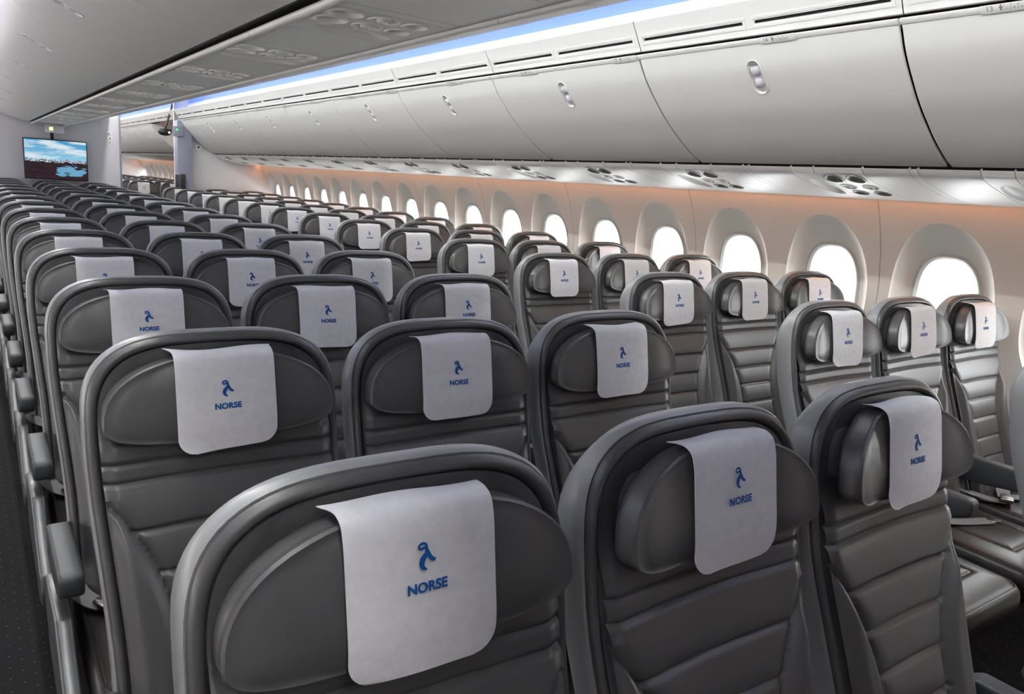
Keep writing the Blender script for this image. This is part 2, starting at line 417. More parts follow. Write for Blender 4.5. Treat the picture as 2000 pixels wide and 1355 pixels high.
def make_seat(x, y, ang, col, label, clabel, group, cgroup, seed, wall=False, dx=0):
    """col: 'l','m','r' place in the block (left in the picture first)"""
    r = empty('airline_seat', (x, y, 0)); tag(r, label, 'seat', group)
    part('back_shell', PM['back_shell'], r); part('backrest', PM['backrest'], r); part('headrest', PM['headrest%d' % ang], r)
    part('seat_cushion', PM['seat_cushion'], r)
    part('armrest', PM['armL'], r)
    if col == 'r' and not wall: part('armrest', PM['armR'], r)
    if col == 'l': part('side_panel', PM['sideL'], r); part('leg', PM['legL'], r)
    if col == 'r':
        if not wall: part('side_panel', PM['sideR'], r)
        part('leg', PM['legR'], r)
    b = part('seat_belt', PM['seat_belt'], r); part('buckle', PM['buckle'], b, (-.152,-.338,.4195), (0,0,.45)); part('tongue', PM['tongue'], b, (.088,-.401,.4155), (0,0,-.36))
    part('pull_strap', PM['pull_strap'], r)
    k = COV[seed-100] if seed > 99 else COV[seed % 6]
    c = bpy.data.objects.new('headrest_cover', k[0]); C.objects.link(c); c.location = (x+dx, y, 0)
    tag(c, clabel, 'headrest cover', cgroup)
    part('printed_emblem', k[1], c)
    return r
POS = {'l': 'left', 'm': 'middle', 'r': 'right'}
for rw in range(1, NROW+1):
    for i, cl in enumerate('lmr'):
        ang = (3, 12, 16)[i] if rw == 1 else 3
        row = ('nearest row' if rw == 1 else 'farthest row' if rw == NROW else ORD[rw]+' row from front')
        make_seat(i*S, (rw-1)*RP, ang, cl,
                  'grey leather seat with winged headrest, centre block %s, %s' % (POS[cl], row),
                  'white headrest cover with blue emblem, centre block %s seat, %s' % (POS[cl], row),
                  'seats of the centre block', 'covers of the centre block', 106+i if rw == 1 and i < 2 else rw*3+i, False, .010 if rw == 1 and i else 0)
for rw in range(1, NROW+1):
    for i, cl in enumerate('lmr'):
        if rw == 1 and i: continue               # beyond the right edge of the frame
        nm = {'l': 'aisle', 'm': 'middle', 'r': 'window'}[cl]
        row = 'cut off at right frame edge' if rw == 1 else ('nearest full row' if rw == 2 else 'farthest row' if rw == NROW else ORD[rw-1]+' full row')
        make_seat(XP+i*S, (rw-1)*RP+(.05 if rw == 1 else 0), 12 if rw < 9 else 3, cl,
                  'grey leather %s seat with winged headrest, window block, %s' % (nm, row),
                  'white headrest cover with blue emblem, window block %s seat, %s' % (nm, row),
                  'seats of the window block', 'covers of the window block', rw*5+i*2, cl == 'r')
for rw in range(1, 9):                           # next cabin, seen through the doorway
    for i, cl in enumerate('lmr'):
        nm = {'l': 'aisle', 'm': 'middle', 'r': 'window'}[cl]
        make_seat(XP+i*S, 13.4+(rw-1)*RP, 3, cl,
                  'small dark %s seat seen through the doorway, %s row there' % (nm, ORD[rw]),
                  'small pale cover on %s headrest through the doorway, %s row there' % (nm, ORD[rw]),
                  'seats beyond the doorway', 'covers beyond the doorway', rw+i, cl == 'r')

# ------------------------------------------------------------------ CABIN SHELL
def mirx(x): return 2*XC-x
def prof_strip(name, prof, y0, y1, m, ny=1, smooth=50):
    mb = MB(); mb.grid([[(x, y0+(y1-y0)*k/ny, z) for x, z in prof] for k in range(ny+1)]); return mb.build(name, m, None, smooth)
mb = MB(); mb.grid([[(-3.2, YN, FZ), (4.2, YN, FZ)], [(-3.2, YF, FZ), (4.2, YF, FZ)]]); struct(mb.build('floor', M['carpet']))
def xw(z):                                      # side wall profile
    pts = [(FZ, 3.13), (.3, 3.19), (.6, 3.205), (.9, 3.203), (1.15, 3.19), (1.3, 3.16), (1.45, 3.105), (1.6, 3.03), (1.75, 2.93)]
    pts = [(FZ, pts[0][1]*KW)]+[(1.47+(a-1.47)*KW, -.368+(b+.368)*KW) for a, b in pts[1:]]
    for (a, xa), (b, xb) in zip(pts, pts[1:]):
        if z <= b: t = (z-a)/(b-a); return xa+(xb-xa)*t
    return pts[-1][1]
WZC = 1.47+(1.06-1.47)*KW
def wout(a, bu, bd, n, ph):
    c, s_ = math.cos(ph), math.sin(ph)
    return (math.copysign(abs(c)**(2/n), c)*a, math.copysign(abs(s_)**(2/n), s_)*(bu if s_ > 0 else bd))
ZW0, ZW1 = .50, 1.72
def cell(mb, yc, seam_lo, seam_hi, side):
    """one window bay: side=1 port (right), -1 starboard"""
    X = lambda x: x if side == 1 else mirx(x)
    hw = WP/2; N = 72
    angs = [2*PI*k/N for k in range(N)]
    rings = []
    for a, bu, bd, n, dep in ((.157, .252, .25, 2.7, .066), (.163, .258, .256, 2.7, .061), (.170, .268, .262, 2.6, .060), (.192, .305, .275, 2.45, .047), (.215, .345, .285, 2.35, .030), (.231, .378, .293, 2.25, .0135), (.238, .391, .298, 2.25, .006), (.2395, .3935, .30, 2.25, 0.)):
        r = []
        for ph in angs:
            y, z = wout(a, bu, bd, n, ph); zz = WZC+z
            if n < 2.5 and z > 0: zz = zz-.0  # crown of the reveal
            r.append((X(xw(zz)+dep), yc+y, zz))
        rings.append(r)
    def rect(inset, dep):
        r = []
        for k, ph in enumerate(angs):
            c, s_ = math.cos(ph), math.sin(ph); ey = hw-inset; eu = ZW1-WZC; ed = WZC-ZW0
            t = min(ey/abs(c) if abs(c) > 1e-9 else 1e9, (eu/s_ if s_ > 1e-9 else (ed/-s_ if s_ < -1e-9 else 1e9)))
            y, z = c*t, s_*t
            y = max(-ey, min(ey, y)); r.append([y, WZC+z])
        # snap nearest points to the corners
        for cy, cz in ((ey, ZW1), (-ey, ZW1), (ey, ZW0), (-ey, ZW0)):
            q = min(range(len(r)), key=lambda i: (r[i][0]-cy)**2+(r[i][1]-cz)**2); r[q] = [cy, cz]
        return [(X(xw(z)+(dep if ((y > 0 and seam_hi) or (y < 0 and seam_lo)) and abs(abs(y)-hw) < .001 else 0)), yc+y, z) for y, z in r]
    out = rect(.0035, 0)
    for t in (.25, .5, .75): rings.append([(X(xw(b[2]*t+a[2]*(1-t))), a[1]*(1-t)+b[1]*t, a[2]*(1-t)+b[2]*t) for a, b in zip(rings[7], out)])
    rings.append(out); rings.append(rect(0, .010))
    mb.loft(rings, False, False)
def window(n, yc, side):
    X = lambda x: x if side == 1 else mirx(x)
    N = 56; angs = [2*PI*k/N for k in range(N)]; mb = MB(); rings = []
    for a, b, dep in ((.166, .261, .064), (.160, .255, .055), (.150, .246, .054), (.138, .236, .064), (.135, .233, .085)):
        rings.append([(X(xw(WZC+wout(a, b, b, 2.7, p)[1])+dep), yc+wout(a, b, b, 2.7, p)[0], WZC+wout(a, b, b, 2.7, p)[1]) for p in angs])
    mb.loft(rings, False, False); w = struct(mb.build('window_%d' % n, M['frame']))
    pm = MB(); pr = []
    for s_ in (1.03, .7, .35, .01): pr.append([(X(xw(WZC+wout(.136*s_, .234*s_, .234*s_, 2.7, p)[1])+.078), yc+wout(.136*s_, .234*s_, .234*s_, 2.7, p)[0], WZC+wout(.136*s_, .234*s_, .234*s_, 2.7, p)[1]) for p in angs])
    pm.loft(pr, False, False); p = pm.build('pane', M['pane'], w)
    p['label'] = 'clear window pane'
    return w
def side_wall(name, side, bays, n0):
    mb = MB()
    X = lambda x: x if side == 1 else mirx(x)
    n = n0
    ys = sorted(bays)
    for k in ys:
        yc = WY0+k*WP; cell(mb, yc, k % 2 != 0, k % 2 == 0, side)   # panels two windows wide
        if side == 1: window(n, yc, side); n += 1
        else: window(n, yc, side); n += 1
    # plain bays between and beyond the windows, then the strips below and above
    lo = WY0+(min(ys)-.5)*WP
    segs = []
    cur = YN
    for k in ys:
        a = WY0+(k-.5)*WP
        if a > cur+1e-4: segs.append((cur, a))
        cur = WY0+(k+.5)*WP
    segs.append((cur, YF))
    zs = [ZW0+(ZW1-ZW0)*k/16 for k in range(17)]
    for a, b in segs: mb.grid([[(X(xw(z)), y, z) for z in zs] for y in (a, b)])
    zs = [FZ+(ZW0-FZ)*k/6 for k in range(7)]; mb.grid([[(X(xw(z)), y, z) for z in zs] for y in (YN, YF)])
    up = [(xw(ZW1), ZW1), (2.95, 1.95), (2.66, 2.2), (2.36, 2.33), (2.20, 2.40)]; mb.grid([[(X(x), y, z) for x, z in up] for y in (YN, YF)])
    return struct(mb.build(name, M['wall'], None, 40))
side_wall('wall_right', 1, list(range(-3, 17))+[k for k in range(28, 37)]+[38, 39], 1)
side_wall('wall_left', -1, list(range(-3, 17)), 40)

# ceiling over both aisles, cove included
CEIL = [(2.20, 2.40), (2.10, 2.47), (1.9, 2.53), (1.6, 2.56), (1.35, 2.52), (1.22, 2.42), (1.19, 2.30)]
mb = MB()
for sg in (1, -1):
    pr = catmull(CEIL, 4); mb.grid([[(x if sg == 1 else mirx(x), y, z) for x, z in pr] for y in (YN, YF)])
mb.grid([[(1.19, y, 2.30), (mirx(1.19), y, 2.30)] for y in (YN, YF)])
struct(mb.build('ceiling', M['white'], None, 60))
# cove wall behind the light trough; its blue light is painted in bands
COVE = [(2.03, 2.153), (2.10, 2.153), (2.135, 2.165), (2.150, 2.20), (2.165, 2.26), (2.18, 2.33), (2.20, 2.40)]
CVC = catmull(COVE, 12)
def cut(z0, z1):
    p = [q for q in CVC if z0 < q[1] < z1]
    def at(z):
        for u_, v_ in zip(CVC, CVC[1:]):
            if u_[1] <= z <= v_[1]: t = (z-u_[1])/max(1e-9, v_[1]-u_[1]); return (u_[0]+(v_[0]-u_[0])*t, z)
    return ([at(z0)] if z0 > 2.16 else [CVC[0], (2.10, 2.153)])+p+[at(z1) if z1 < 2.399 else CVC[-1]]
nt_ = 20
for z0, z1, mk in ((2.154, 2.272, 'white'), (2.272, 2.292, 'cove_pale_glow'), (2.292, 2.40, 'cove_blue_glow')):
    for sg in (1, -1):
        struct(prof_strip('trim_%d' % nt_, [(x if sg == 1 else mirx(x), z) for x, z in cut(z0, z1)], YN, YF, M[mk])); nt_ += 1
# end walls
mb = MB(); mb.grid([[(-3.2, YN, FZ), (4.2, YN, FZ)], [(-3.2, YN, 2.7), (4.2, YN, 2.7)]]); struct(mb.build('wall_front', M['dim_end_wall'], None, 0))
mb = MB(); mb.grid([[(-3.2, YF, FZ), (4.2, YF, FZ)], [(-3.2, YF, 2.7), (4.2, YF, 2.7)]]); struct(mb.build('wall_back', M['bulk'], None, 0))

# ------------------------------------------------------------------ COVE AND WALL LIGHTS
def strip_mb(prof, y0, y1, step, X):
    mb = MB(); n = max(1, round((y1-y0)/step))
    for k in range(n):
        a = y0+(y1-y0)*k/n; b = y0+(y1-y0)*(k+1)/n
        mb.grid([[(X(x), a, z) for x, z in prof], [(X(x), b, z) for x, z in prof]])
    return mb
for sg, lab in ((1, 'window side'), (-1, 'far side')):
    X = (lambda x: x) if sg == 1 else mirx
    t = empty('cove_light', (X(2.1), 4, 2.15)); tag(t, 'long blue and white light strip in the trough above the overhead bins' if sg == 1 else 'long light strip in the trough above the bins across the far aisle', 'light')
    for nm, prof, mm, segs in (('white_tube', [(2.130, 2.220), (2.133, 2.226), (2.140, 2.228)], 'led_white', ((-2.6, 9.9), (12.0, YF-.05)) if sg == 1 else ((-2.6, YF-.05),)),
                               ('blue_tube', [(2.034, 2.166), (2.042, 2.172), (2.052, 2.170)], 'led_blue', ((-2.6, YF-.05),))):
        big = MB()
        for a, b in segs: q = strip_mb(prof, a, b, .3, X); big.add(q.v, q.f)
        o = big.build(nm, M[mm], t, 0); o.location = (-X(2.1), -4, -2.15)
    cl_ = empty('ceiling_light', (X(1.24), 4, 2.36)); tag(cl_, 'white light strip above the centre bins facing the %s' % lab, 'light')
    o = strip_mb([(1.224, 2.352), (1.236, 2.350), (1.245, 2.356)], -2.6, YF-.05, .3, X).build('white_tube', M['led_ceiling' if sg == 1 else 'led_ceiling_far'], cl_, 0); o.location = (-X(1.24), -4, -2.36)
    wl = empty('wall_wash_light', (X(3.06), 4, 1.56)); tag(wl, 'amber light strip hidden above the window panels' if sg == 1 else 'amber light strip above the windows across the far aisle', 'light')
    o = strip_mb([(3.097, 1.5455), (3.107, 1.5435)], YN+.05, YF-.05, .3, X).build('amber_tube', M['led_orange'], wl, 0); o.location = (-X(3.06), -4, -1.56)

# ------------------------------------------------------------------ OVERHEAD BINS, window side
BPROF = [(1.985,2.150),(1.992,2.118),(2.02,2.072),(2.055,2.016),(2.087,1.968),(2.148,1.900),(2.217,1.832),(2.285,1.778),(2.347,1.732),(2.411,1.692),(2.46,1.665),(2.504,1.647)]
BC = catmull([(2.036,2.0465),(2.055,2.016),(2.087,1.968),(2.148,1.900),(2.217,1.832),(2.285,1.778),(2.347,1.732),(2.411,1.692),(2.46,1.665),(2.504,1.647)], 10)
class Curve:
    def __init__(s, pts):
        s.p = pts; s.l = [0]
        for a, b in zip(pts, pts[1:]): s.l.append(s.l[-1]+math.dist(a, b))
        s.L = s.l[-1]
    def at(s, d):
        d = max(0, min(s.L, d))
        for i in range(len(s.p)-1):
            if d <= s.l[i+1]+1e-9:
                t = (d-s.l[i])/max(1e-9, s.l[i+1]-s.l[i]); a, b = s.p[i], s.p[i+1]; return (a[0]+(b[0]-a[0])*t, a[1]+(b[1]-a[1])*t)
        return s.p[-1]
    def nrm(s, d):
        a = s.at(d-.004); b = s.at(d+.004); dx, dz = b[0]-a[0], b[1]-a[1]; l = math.hypot(dx, dz); return (dz/l, -dx/l)   # right-hand normal of the direction of travel
def capsule(hw, s0, s1, n=12):
    """closed capsule outline in (y, s)"""
    pts = []
    for k in range(n+1): a = PI*k/n; pts.append((hw*math.cos(a), s1-hw+hw*math.sin(a)))
    for k in range(1, 12): pts.append((-hw, s1-hw+(s0-s1+2*hw)*k/12))
    for k in range(n+1): a = PI+PI*k/n; pts.append((hw*math.cos(a), s0+hw+hw*math.sin(a)))
    for k in range(1, 12): pts.append((hw, s0+hw+(s1-s0-2*hw)*k/12))
    return pts
def door_mb(cv, L, sgn, hs0, hs1, hy, hw=.032, edge=.006):
    """curved door with a real recess for the latch; sgn: which normal side faces the cabin; y runs 0..L"""
    mb = MB()
    def P(y, s_, d=0.):
        x, z = cv.at(s_); n = cv.nrm(s_); return (x-sgn*n[0]*d, y, z-sgn*n[1]*d)       # d>0 = into the bin
    ca, cb = hs0-.03, hs1+.03
    ss = [ca*k/6 for k in range(6)]+[ca+(cb-ca)*k/16 for k in range(16)]+[cb+(cv.L-cb)*k/30 for k in range(31)]
    y0, y1 = .0045, L-.0045; bw = .055
    def band(ya, yb_, slist, n=1):
        mb.grid([[P(ya+(yb_-ya)*k/n, s_) for s_ in slist] for k in range(n+1)])
    if hy is None: band(y0+edge, y1-edge, ss, 4)
    else:
        band(y0+edge, hy-bw, ss, 3); band(hy+bw, y1-edge, ss, 3)
        band(hy-bw, hy+bw, ss[:7], 1); band(hy-bw, hy+bw, ss[22:], 1)
        cap = capsule(hw, hs0, hs1); mid = (hs0+hs1)/2
        rc = []
        for y, s_ in cap:
            dy, ds = y, s_-mid; t = min(bw/abs(dy) if abs(dy) > 1e-6 else 1e9, ((cb-ca)/2)/abs(ds) if abs(ds) > 1e-6 else 1e9); rc.append([dy*t, mid+ds*t])
        for cy in (-bw, bw):
            for cs in (ca, cb):
                q = min(range(len(rc)), key=lambda i: (rc[i][0]-cy)**2+(rc[i][1]-cs)**2); rc[q] = [cy, cs]
        rings = [[P(hy+y, s_) for y, s_ in rc]]
        for t in (.5,): rings.append([P(hy+a[0]*(1-t)+b[0]*t, a[1]*(1-t)+b[1]*t) for a, b in zip(rc, cap)])
        rings.append([P(hy+y, s_) for y, s_ in cap])
        def sc(f, e): return [(y*f, mid+(s_-mid)*(1-(1-f)*hw/((hs1-hs0)/2))) for y, s_ in cap]
        rings.append([P(hy+y, s_, -.0025) for y, s_ in sc(.97, 0)]); rings.append([P(hy+y, s_, -.0025) for y, s_ in sc(.91, 0)]); rings.append([P(hy+y, s_, .002) for y, s_ in sc(.87, 0)])
        rings.append([P(hy+y, s_, .016) for y, s_ in sc(.80, 0)]); rings.append([P(hy+y, s_, .022) for y, s_ in sc(.55, 0)]); rings.append([P(hy+y, s_, .023) for y, s_ in sc(.1, 0)])
        mb.loft(rings, False, True)
    for ya, yb_ in ((y0, y0+edge), (y1, y1-edge)):      # rolled ends
        mb.grid([[P(ya, s_, .008) for s_ in ss], [P(ya, s_, .006) for s_ in ss], [P(ya+(yb_-ya)*.3, s_, .0015) for s_ in ss], [P(yb_, s_) for s_ in ss]])
    return mb, P
def paddle_mb(P, hs0, hs1, hy, hw=.026):
    m_ = (hs0+hs1)/2; h = (hs1-hs0)/2*.58; mb = MB(); rows = []
    for k in range(25):
        s_ = m_-h+2*h*k/24; row = []
        for j in range(13):
            u = 2*j/12-1; y = hw*u
            d = .004+.006*u*u
            for c_ in (m_-h*.62, m_+h*.62):
                r2 = (y/.024)**2+((s_-c_)/.020)**2
                if r2 < 1: d -= .010*math.sqrt(1-r2)
            row.append(P(hy+y, s_, d))
        rows.append(row)
    mb.grid(rows); back = [[P(hy+hw*(2*j/12-1), m_-h+2*h*k/24, .0205) for j in range(13)] for k in range(25)]
    mb.grid(back, flip=True)
    for e in (0, 24): mb.grid([rows[e], back[e]])
    for e in (0, 12): mb.grid([[r[e] for r in rows], [r[e] for r in back]])
    return mb
BCV = Curve(BC)
HS0, HS1 = .055, .202
def shift(o, x, y, z): o.location = (-x, -y, -z)
def placard(P, yc, body, parent):
    pl = MB(); pts = []
    for y, d in ((.078,-.002),(-.078,-.002)): pts.append([P(yc+y, s_, d) for s_ in (-.001, .017)])
    o = None
def bin_thing(y0, L, label, placs):
    t = empty('overhead_bin', (2.2, y0, 1.64)); tag(t, label, 'overhead bin', 'overhead bins above the windows')
    hy = L/2 if L > 1 else None
    mb, P = door_mb(BCV, L, 1, HS0, HS1, hy)
    d = mb.build('door', M['bin'], t, 40, False); shift(d, 2.2, 0, 1.64)
    if hy:
        h = paddle_mb(P, HS0, HS1, hy).build('latch', M['paddle'], d, 40)
    # header lip with rounded front edge
    lp = [(2.0375,2.0475),(2.0335,2.047),(2.0295,2.050),(2.0215,2.0580),(2.0205,2.061),(2.0225,2.064),(2.028,2.065),(2.05,2.063),(2.058,2.055),(2.05,2.05)]
    lo_ = MB(); lo_.loft([[(x, yy, z) for x, z in lp] for yy in (.0045, L-.0045)]); o = lo_.build('header_lip', M['bin'], t, 40); shift(o, 2.2, 0, 1.64)
    # inner box so the gap between doors is dark
    bx = [(2.066,2.068),(2.066,2.045),(2.11,1.985),(2.25,1.86),(2.42,1.735),(2.53,1.68),(2.75,1.72),(2.78,1.9),(2.6,2.1),(2.35,2.18),(2.12,2.075)]
    q = MB(); q.loft([[(x+.004, yy, z) for x, z in bx] for yy in (.012, L-.012)]); o = q.build('body', M['dark'], t, 30); shift(o, 2.2, 0, 1.64)
    for yp, body in placs:
        yp = max(y0+.083, min(y0+L-.083, yp))
        pm = box(-.0025, .0, -.075, .075, -.014, .011, .001); p = pm.build('row_placard', M['white'], t); p.location = (2.0245-2.2, yp-y0, 2.0555-1.64); p.rotation_euler = (0, math.radians(-39), 0)
        vs, fs = [], []
        def put(s_, sz, oy):
            g = text_geo(s_); k = len(vs); vs.extend([(-.0030, -(x*sz+oy), y*sz-.007) for x, y in g[0]]); fs.extend([tuple(i+k for i in f) for f in g[1]])
        put(body, .021, -.050)
        # passenger figure, seat letters in outlined squares
        k = len(vs); vs.extend([(-.0030, .020+y, z) for y, z in ((-.0025,-.008),(.0025,-.008),(.0025,-.001),(.005,-.001),(.004,.004),(-.004,.004),(-.005,-.001),(-.0025,-.001))]); fs.append(tuple(range(k, k+8)))
        k = len(vs); vs.extend([(-.0030, .020+.0025*math.cos(a), .0073+.0025*math.sin(a)) for a in [2*PI*j/8 for j in range(8)]]); fs.append(tuple(range(k, k+8)))
        for j, ch in enumerate('CBA'):
            put(ch, .011, -.0035+j*.0185-.0)
            cy = .0035-j*.0185
            for a, b, c_, d_ in ((-.0085,-.0078,-.010,.008),(.0078,.0085,-.010,.008)): k = len(vs); vs.extend([(-.0030, cy+a, c_), (-.0030, cy+b, c_), (-.0030, cy+b, d_), (-.0030, cy+a, d_)]); fs.append((k, k+1, k+2, k+3))
        pt = MB().add(vs, fs); e = pt.build('row_lettering', M['ink'], p, 0)
        e['label'] = 'small grey row number and seat letters'
    return t
LBL = [(.375+RP*k, str(13+k)) for k in range(14)]
nb = 9
for k in range(-1, nb+1):
    y0 = BY0+k*BP; L = BP
    if y0 > YB-.3: break
    if y0+L > YB: L = YB-.02-y0
    pl = [(y, s_) for y, s_ in LBL if y0 <= y < y0+L]
    nums = ' and '.join(s_ for _, s_ in pl)
    bin_thing(y0, L, 'white curved overhead bin above the windows, marked row %s' % nums, pl)
for k in range(5):
    y0 = 12.75+k*BP
    bin_thing(y0, BP, 'pale overhead bin seen through the doorway, %s bin beyond the bulkhead' % ORD[k+1], [])
q = MB(); cz = [(2.03,2.058)]+[p for p in BC[::6]]+[(2.75,1.66),(2.95,1.85),(2.66,2.1),(2.35,2.2),(2.12,2.075)]
for o in list(C.objects):
    if o.name.startswith('overhead_bin') and abs(o.location.y-12.75) < .01:
        q.loft([[(x, yy, z) for x, z in cz] for yy in (-.012, .002)]); e = q.build('end_cheek', M['bin'], o, 30); shift(e, 2.2, 0, 1.64)
# vent panels between bins and cove
VPROF = [(2.030,2.140),(2.012,2.142),(2.004,2.150),(1.985,2.180),(1.976,2.196),(1.978,2.203),(1.988,2.204),(2.02,2.150)]
VA, VB = Vector((2.045,0,2.082)), Vector((1.982,0,2.190)); VN = Vector((-(VB-VA).z, 0, (VB-VA).x)).normalized()
vme = None
def vent_panel(y0, label, L=BP):
    t = empty('vent_panel', (2.0, y0, 2.14)); tag(t, label, 'vent panel', 'vent panels above the overhead bins')
    # face with two slots; face built as bands so the slots are open
    u0, u1 = .325, .415                         # slot position up the face (fraction)
    def F(y, u, d=0.): p = VA.lerp(VB, u)-VN*-d; return (p.x-2.0, y, p.z-2.14)
    mb = MB(); H = L/2; sl = [(.035, H-.028), (H+.028, L-.035)]
    mb.grid([[F(y, u) for u in (0, u0)] for y in (.002, L-.002)]); mb.grid([[F(y, u) for u in (u1, 1)] for y in (.002, L-.002)])
    for a, b in ((.002, sl[0][0]), (sl[0][1], sl[1][0]), (sl[1][1], L-.002)): mb.grid([[F(y, u) for u in (u0, u1)] for y in (a, b)])
    back = [F(0,1), (1.984-2.0, 0, 2.195-2.14), (1.995-2.0, 0, 2.197-2.14), (2.03-2.0, 0, 2.152-2.14), (2.075-2.0, 0, 2.10-2.14), (2.068-2.0, 0, 2.083-2.14), (2.052-2.0, 0, 2.080-2.14), F(0,0)]
    mb.grid([[(x, y, z) for x, _, z in back] for y in (.002, L-.002)])
    mb.build('face', M['white'], t, 40, False)
    for a, b in sl:
        v = MB(); v.grid([[F(a, u0), F(b, u0)], [F(a, u0, -.008), F(b, u0, -.008)], [F(a, u1, -.008), F(b, u1, -.008)], [F(a, u1), F(b, u1)]])
        v.build('air_slot', M['dark'], t, 0)
        r = MB(); e = .006; rl = []
        for da, du in ((e*2.4, .125), (e*.9, .045)): rl.append([F(a-da, u0-du), F(b+da, u0-du), F(b+da, u1+du), F(a-da, u1+du)])
        rr_ = [[(p[0]+VN.x*k_, p[1], p[2]+VN.z*k_) for p in q] for q, k_ in ((rl[0], 0), (rl[0], .0025), (rl[1], .0025), (rl[1], -.001))]
        r.loft(rr_, False, False); r.build('slot_rim', M['white'], t, 0, False)
    return t
k = 0
for k in range(-1, 17):
    y0 = BY0+k*BP
    if y0+BP > YF: break
    vent_panel(y0, 'white strip with two dark air slots above the bins, %s from the right' % (ORD[k+2] if k+2 < 16 else 'farthest'))

# ------------------------------------------------------------------ CENTRE BINS
CB = catmull([(.292,1.866),(.24,1.870),(.17,1.885),(.09,1.907),(0,1.938),(-.10,1.985),(-.17,2.035),(-.215,2.10),(-.225,2.17)], 8)
CCV = Curve(CB); CCR = Curve([(mirx(x), z) for x, z in CB])
def centre_bin(y0, L, side, label):
    cv = CCV if side == -1 else CCR
    t = empty('overhead_bin', (XC-.4 if side == -1 else XC+.4, y0, 1.86)); tag(t, label, 'overhead bin', 'centre bins %s' % ('over the left aisle' if side == -1 else 'over the right aisle'))
    lx = t.location.x
    hs = .31
    mb, P = door_mb(cv, L, -1 if side == -1 else 1, hs, hs+.135, L/2 if L > 1 else None)
    d = mb.build('door', M['bin'], t, 40, False); shift(d, lx, 0, 1.86)
    if L > 1: paddle_mb(P, hs, hs+.135, L/2).build('latch', M['paddle'], d, 40)
    bx = [(.302,1.872),(.24,1.885),(.17,1.90),(.09,1.925),(0,1.955),(-.09,2.0),(-.155,2.045),(-.19,2.10),(-.20,2.17),(-.20,2.29),(.45,2.29),(.45,1.90)]
    q = MB(); q.loft([[(x if side == -1 else mirx(x), yy, z) for x, z in bx] for yy in (.012, L-.012)]); o = q.build('body', M['dark'], t, 30); shift(o, lx, 0, 1.86)
    return t
for side, nm in ((-1, 'left'), (1, 'right')):
    for k in range(-1, 10):
        y0 = BY0+k*BP; L = BP
        if y0 > YB-.3: break
        if y0+L > YB: L = YB-.02-y0
        centre_bin(y0, L, side, 'white centre bin facing the %s aisle, %s bin from the front' % (nm, ORD[k+2]))
# header above the centre bin doors, up to the ceiling
for nm, sg in (('trim_3', -1), ('trim_4', 1)):
    struct(prof_strip(nm, [(x if sg == -1 else mirx(x), z) for x, z in ((-.2,2.165),(-.215,2.185),(-.225,2.25),(-.205,2.31))], YN, YF, M['white']))

# ------------------------------------------------------------------ SERVICE PANELS
def disc_unit(mb, P, cy, cs, ry, rs, depth, n=28, proud=.003, mi=0):
    """dished round on a surface P(y, s, d)"""
    def R(f, d): return [P(cy+ry*f*math.cos(2*PI*k/n), cs+rs*f*math.sin(2*PI*k/n), d) for k in range(n)]
    mb.loft([R(1.14, .002), R(1.12, -proud), R(1.03, -proud), R(1.0, -proud*.3)], False, False, mi)
    mb.loft([R(1.0, -proud*.3), R(.92, depth*.45), R(.75, depth*.8), R(.4, depth), R(.05, depth)], False, True, mi)
def holes_panel(mb, P, y0, y1, s0, s1, holes, n=28):
    """flat panel y0..y1 x s0..s1 with round holes, via a simple grid of cells (holes on a regular lattice)"""
    ycuts = sorted(set([y0, y1]+[h['y0'] for h in holes]+[h['y1'] for h in holes])); scuts = sorted(set([s0, s1]+[h['s0'] for h in holes]+[h['s1'] for h in holes]))
    for ya, yb_ in zip(ycuts, ycuts[1:]):
        for sa, sb_ in zip(scuts, scuts[1:]):
            hit = [h for h in holes if abs(h['y0']-ya) < 1e-6 and abs(h['y1']-yb_) < 1e-6 and abs(h['s0']-sa) < 1e-6 and abs(h['s1']-sb_) < 1e-6]
            inside = [h for h in holes if h['y0']-1e-6 <= ya and yb_ <= h['y1']+1e-6 and h['s0']-1e-6 <= sa and sb_ <= h['s1']+1e-6]
            if hit:
                h = hit[0]; cy, cs = (ya+yb_)/2, (sa+sb_)/2; hy, hs = (yb_-ya)/2, (sb_-sa)/2; a = []; b = []
                for k in range(n):
                    t = 2*PI*k/n; c_, s_ = math.cos(t), math.sin(t); q = min(1/abs(c_) if abs(c_) > 1e-6 else 1e9, 1/abs(s_) if abs(s_) > 1e-6 else 1e9)
                    a.append([cy+c_*q*hy, cs+s_*q*hs]); b.append(P(cy+h['ry']*c_, cs+h['rs']*s_, 0))
                for gy in (ya, yb_):
                    for gs in (sa, sb_):
                        i = min(range(n), key=lambda i: (a[i][0]-gy)**2+(a[i][1]-gs)**2); a[i] = [gy, gs]
                mb.loft([[P(y, s_, 0) for y, s_ in a], b], False, False)
            elif not inside:
                ns = max(1, int((sb_-sa)/(.03 if sa > .08 else .004))); mb.grid([[P(y, sa+(sb_-sa)*k/ns, 0) for k in range(ns+1)] for y in (ya, yb_)])
PCV = Curve(catmull([(2.471,1.6375),(2.477,1.631),(2.485,1.624),(2.50,1.6125),(2.56,1.593),(2.66,1.572),(2.77,1.550),(2.885,1.537),(3.02,1.532),(3.055,1.535)], 8))
MCV = Curve([(.3345,1.846),(.42,1.846),(.50,1.846),(.58,1.846),(.648,1.846)])
def surf(cv, sgn, ox, oy, oz):
    def P(y, s_, d=0.):
        x, z = cv.at(s_); n = cv.nrm(s_); return (x-sgn*n[0]*d-ox, y-oy, z-sgn*n[1]*d-oz)
    return P
def s_of(cv, x):
    return min((cv.L*k/400 for k in range(401)), key=lambda s_: abs(cv.at(s_)[0]-x))
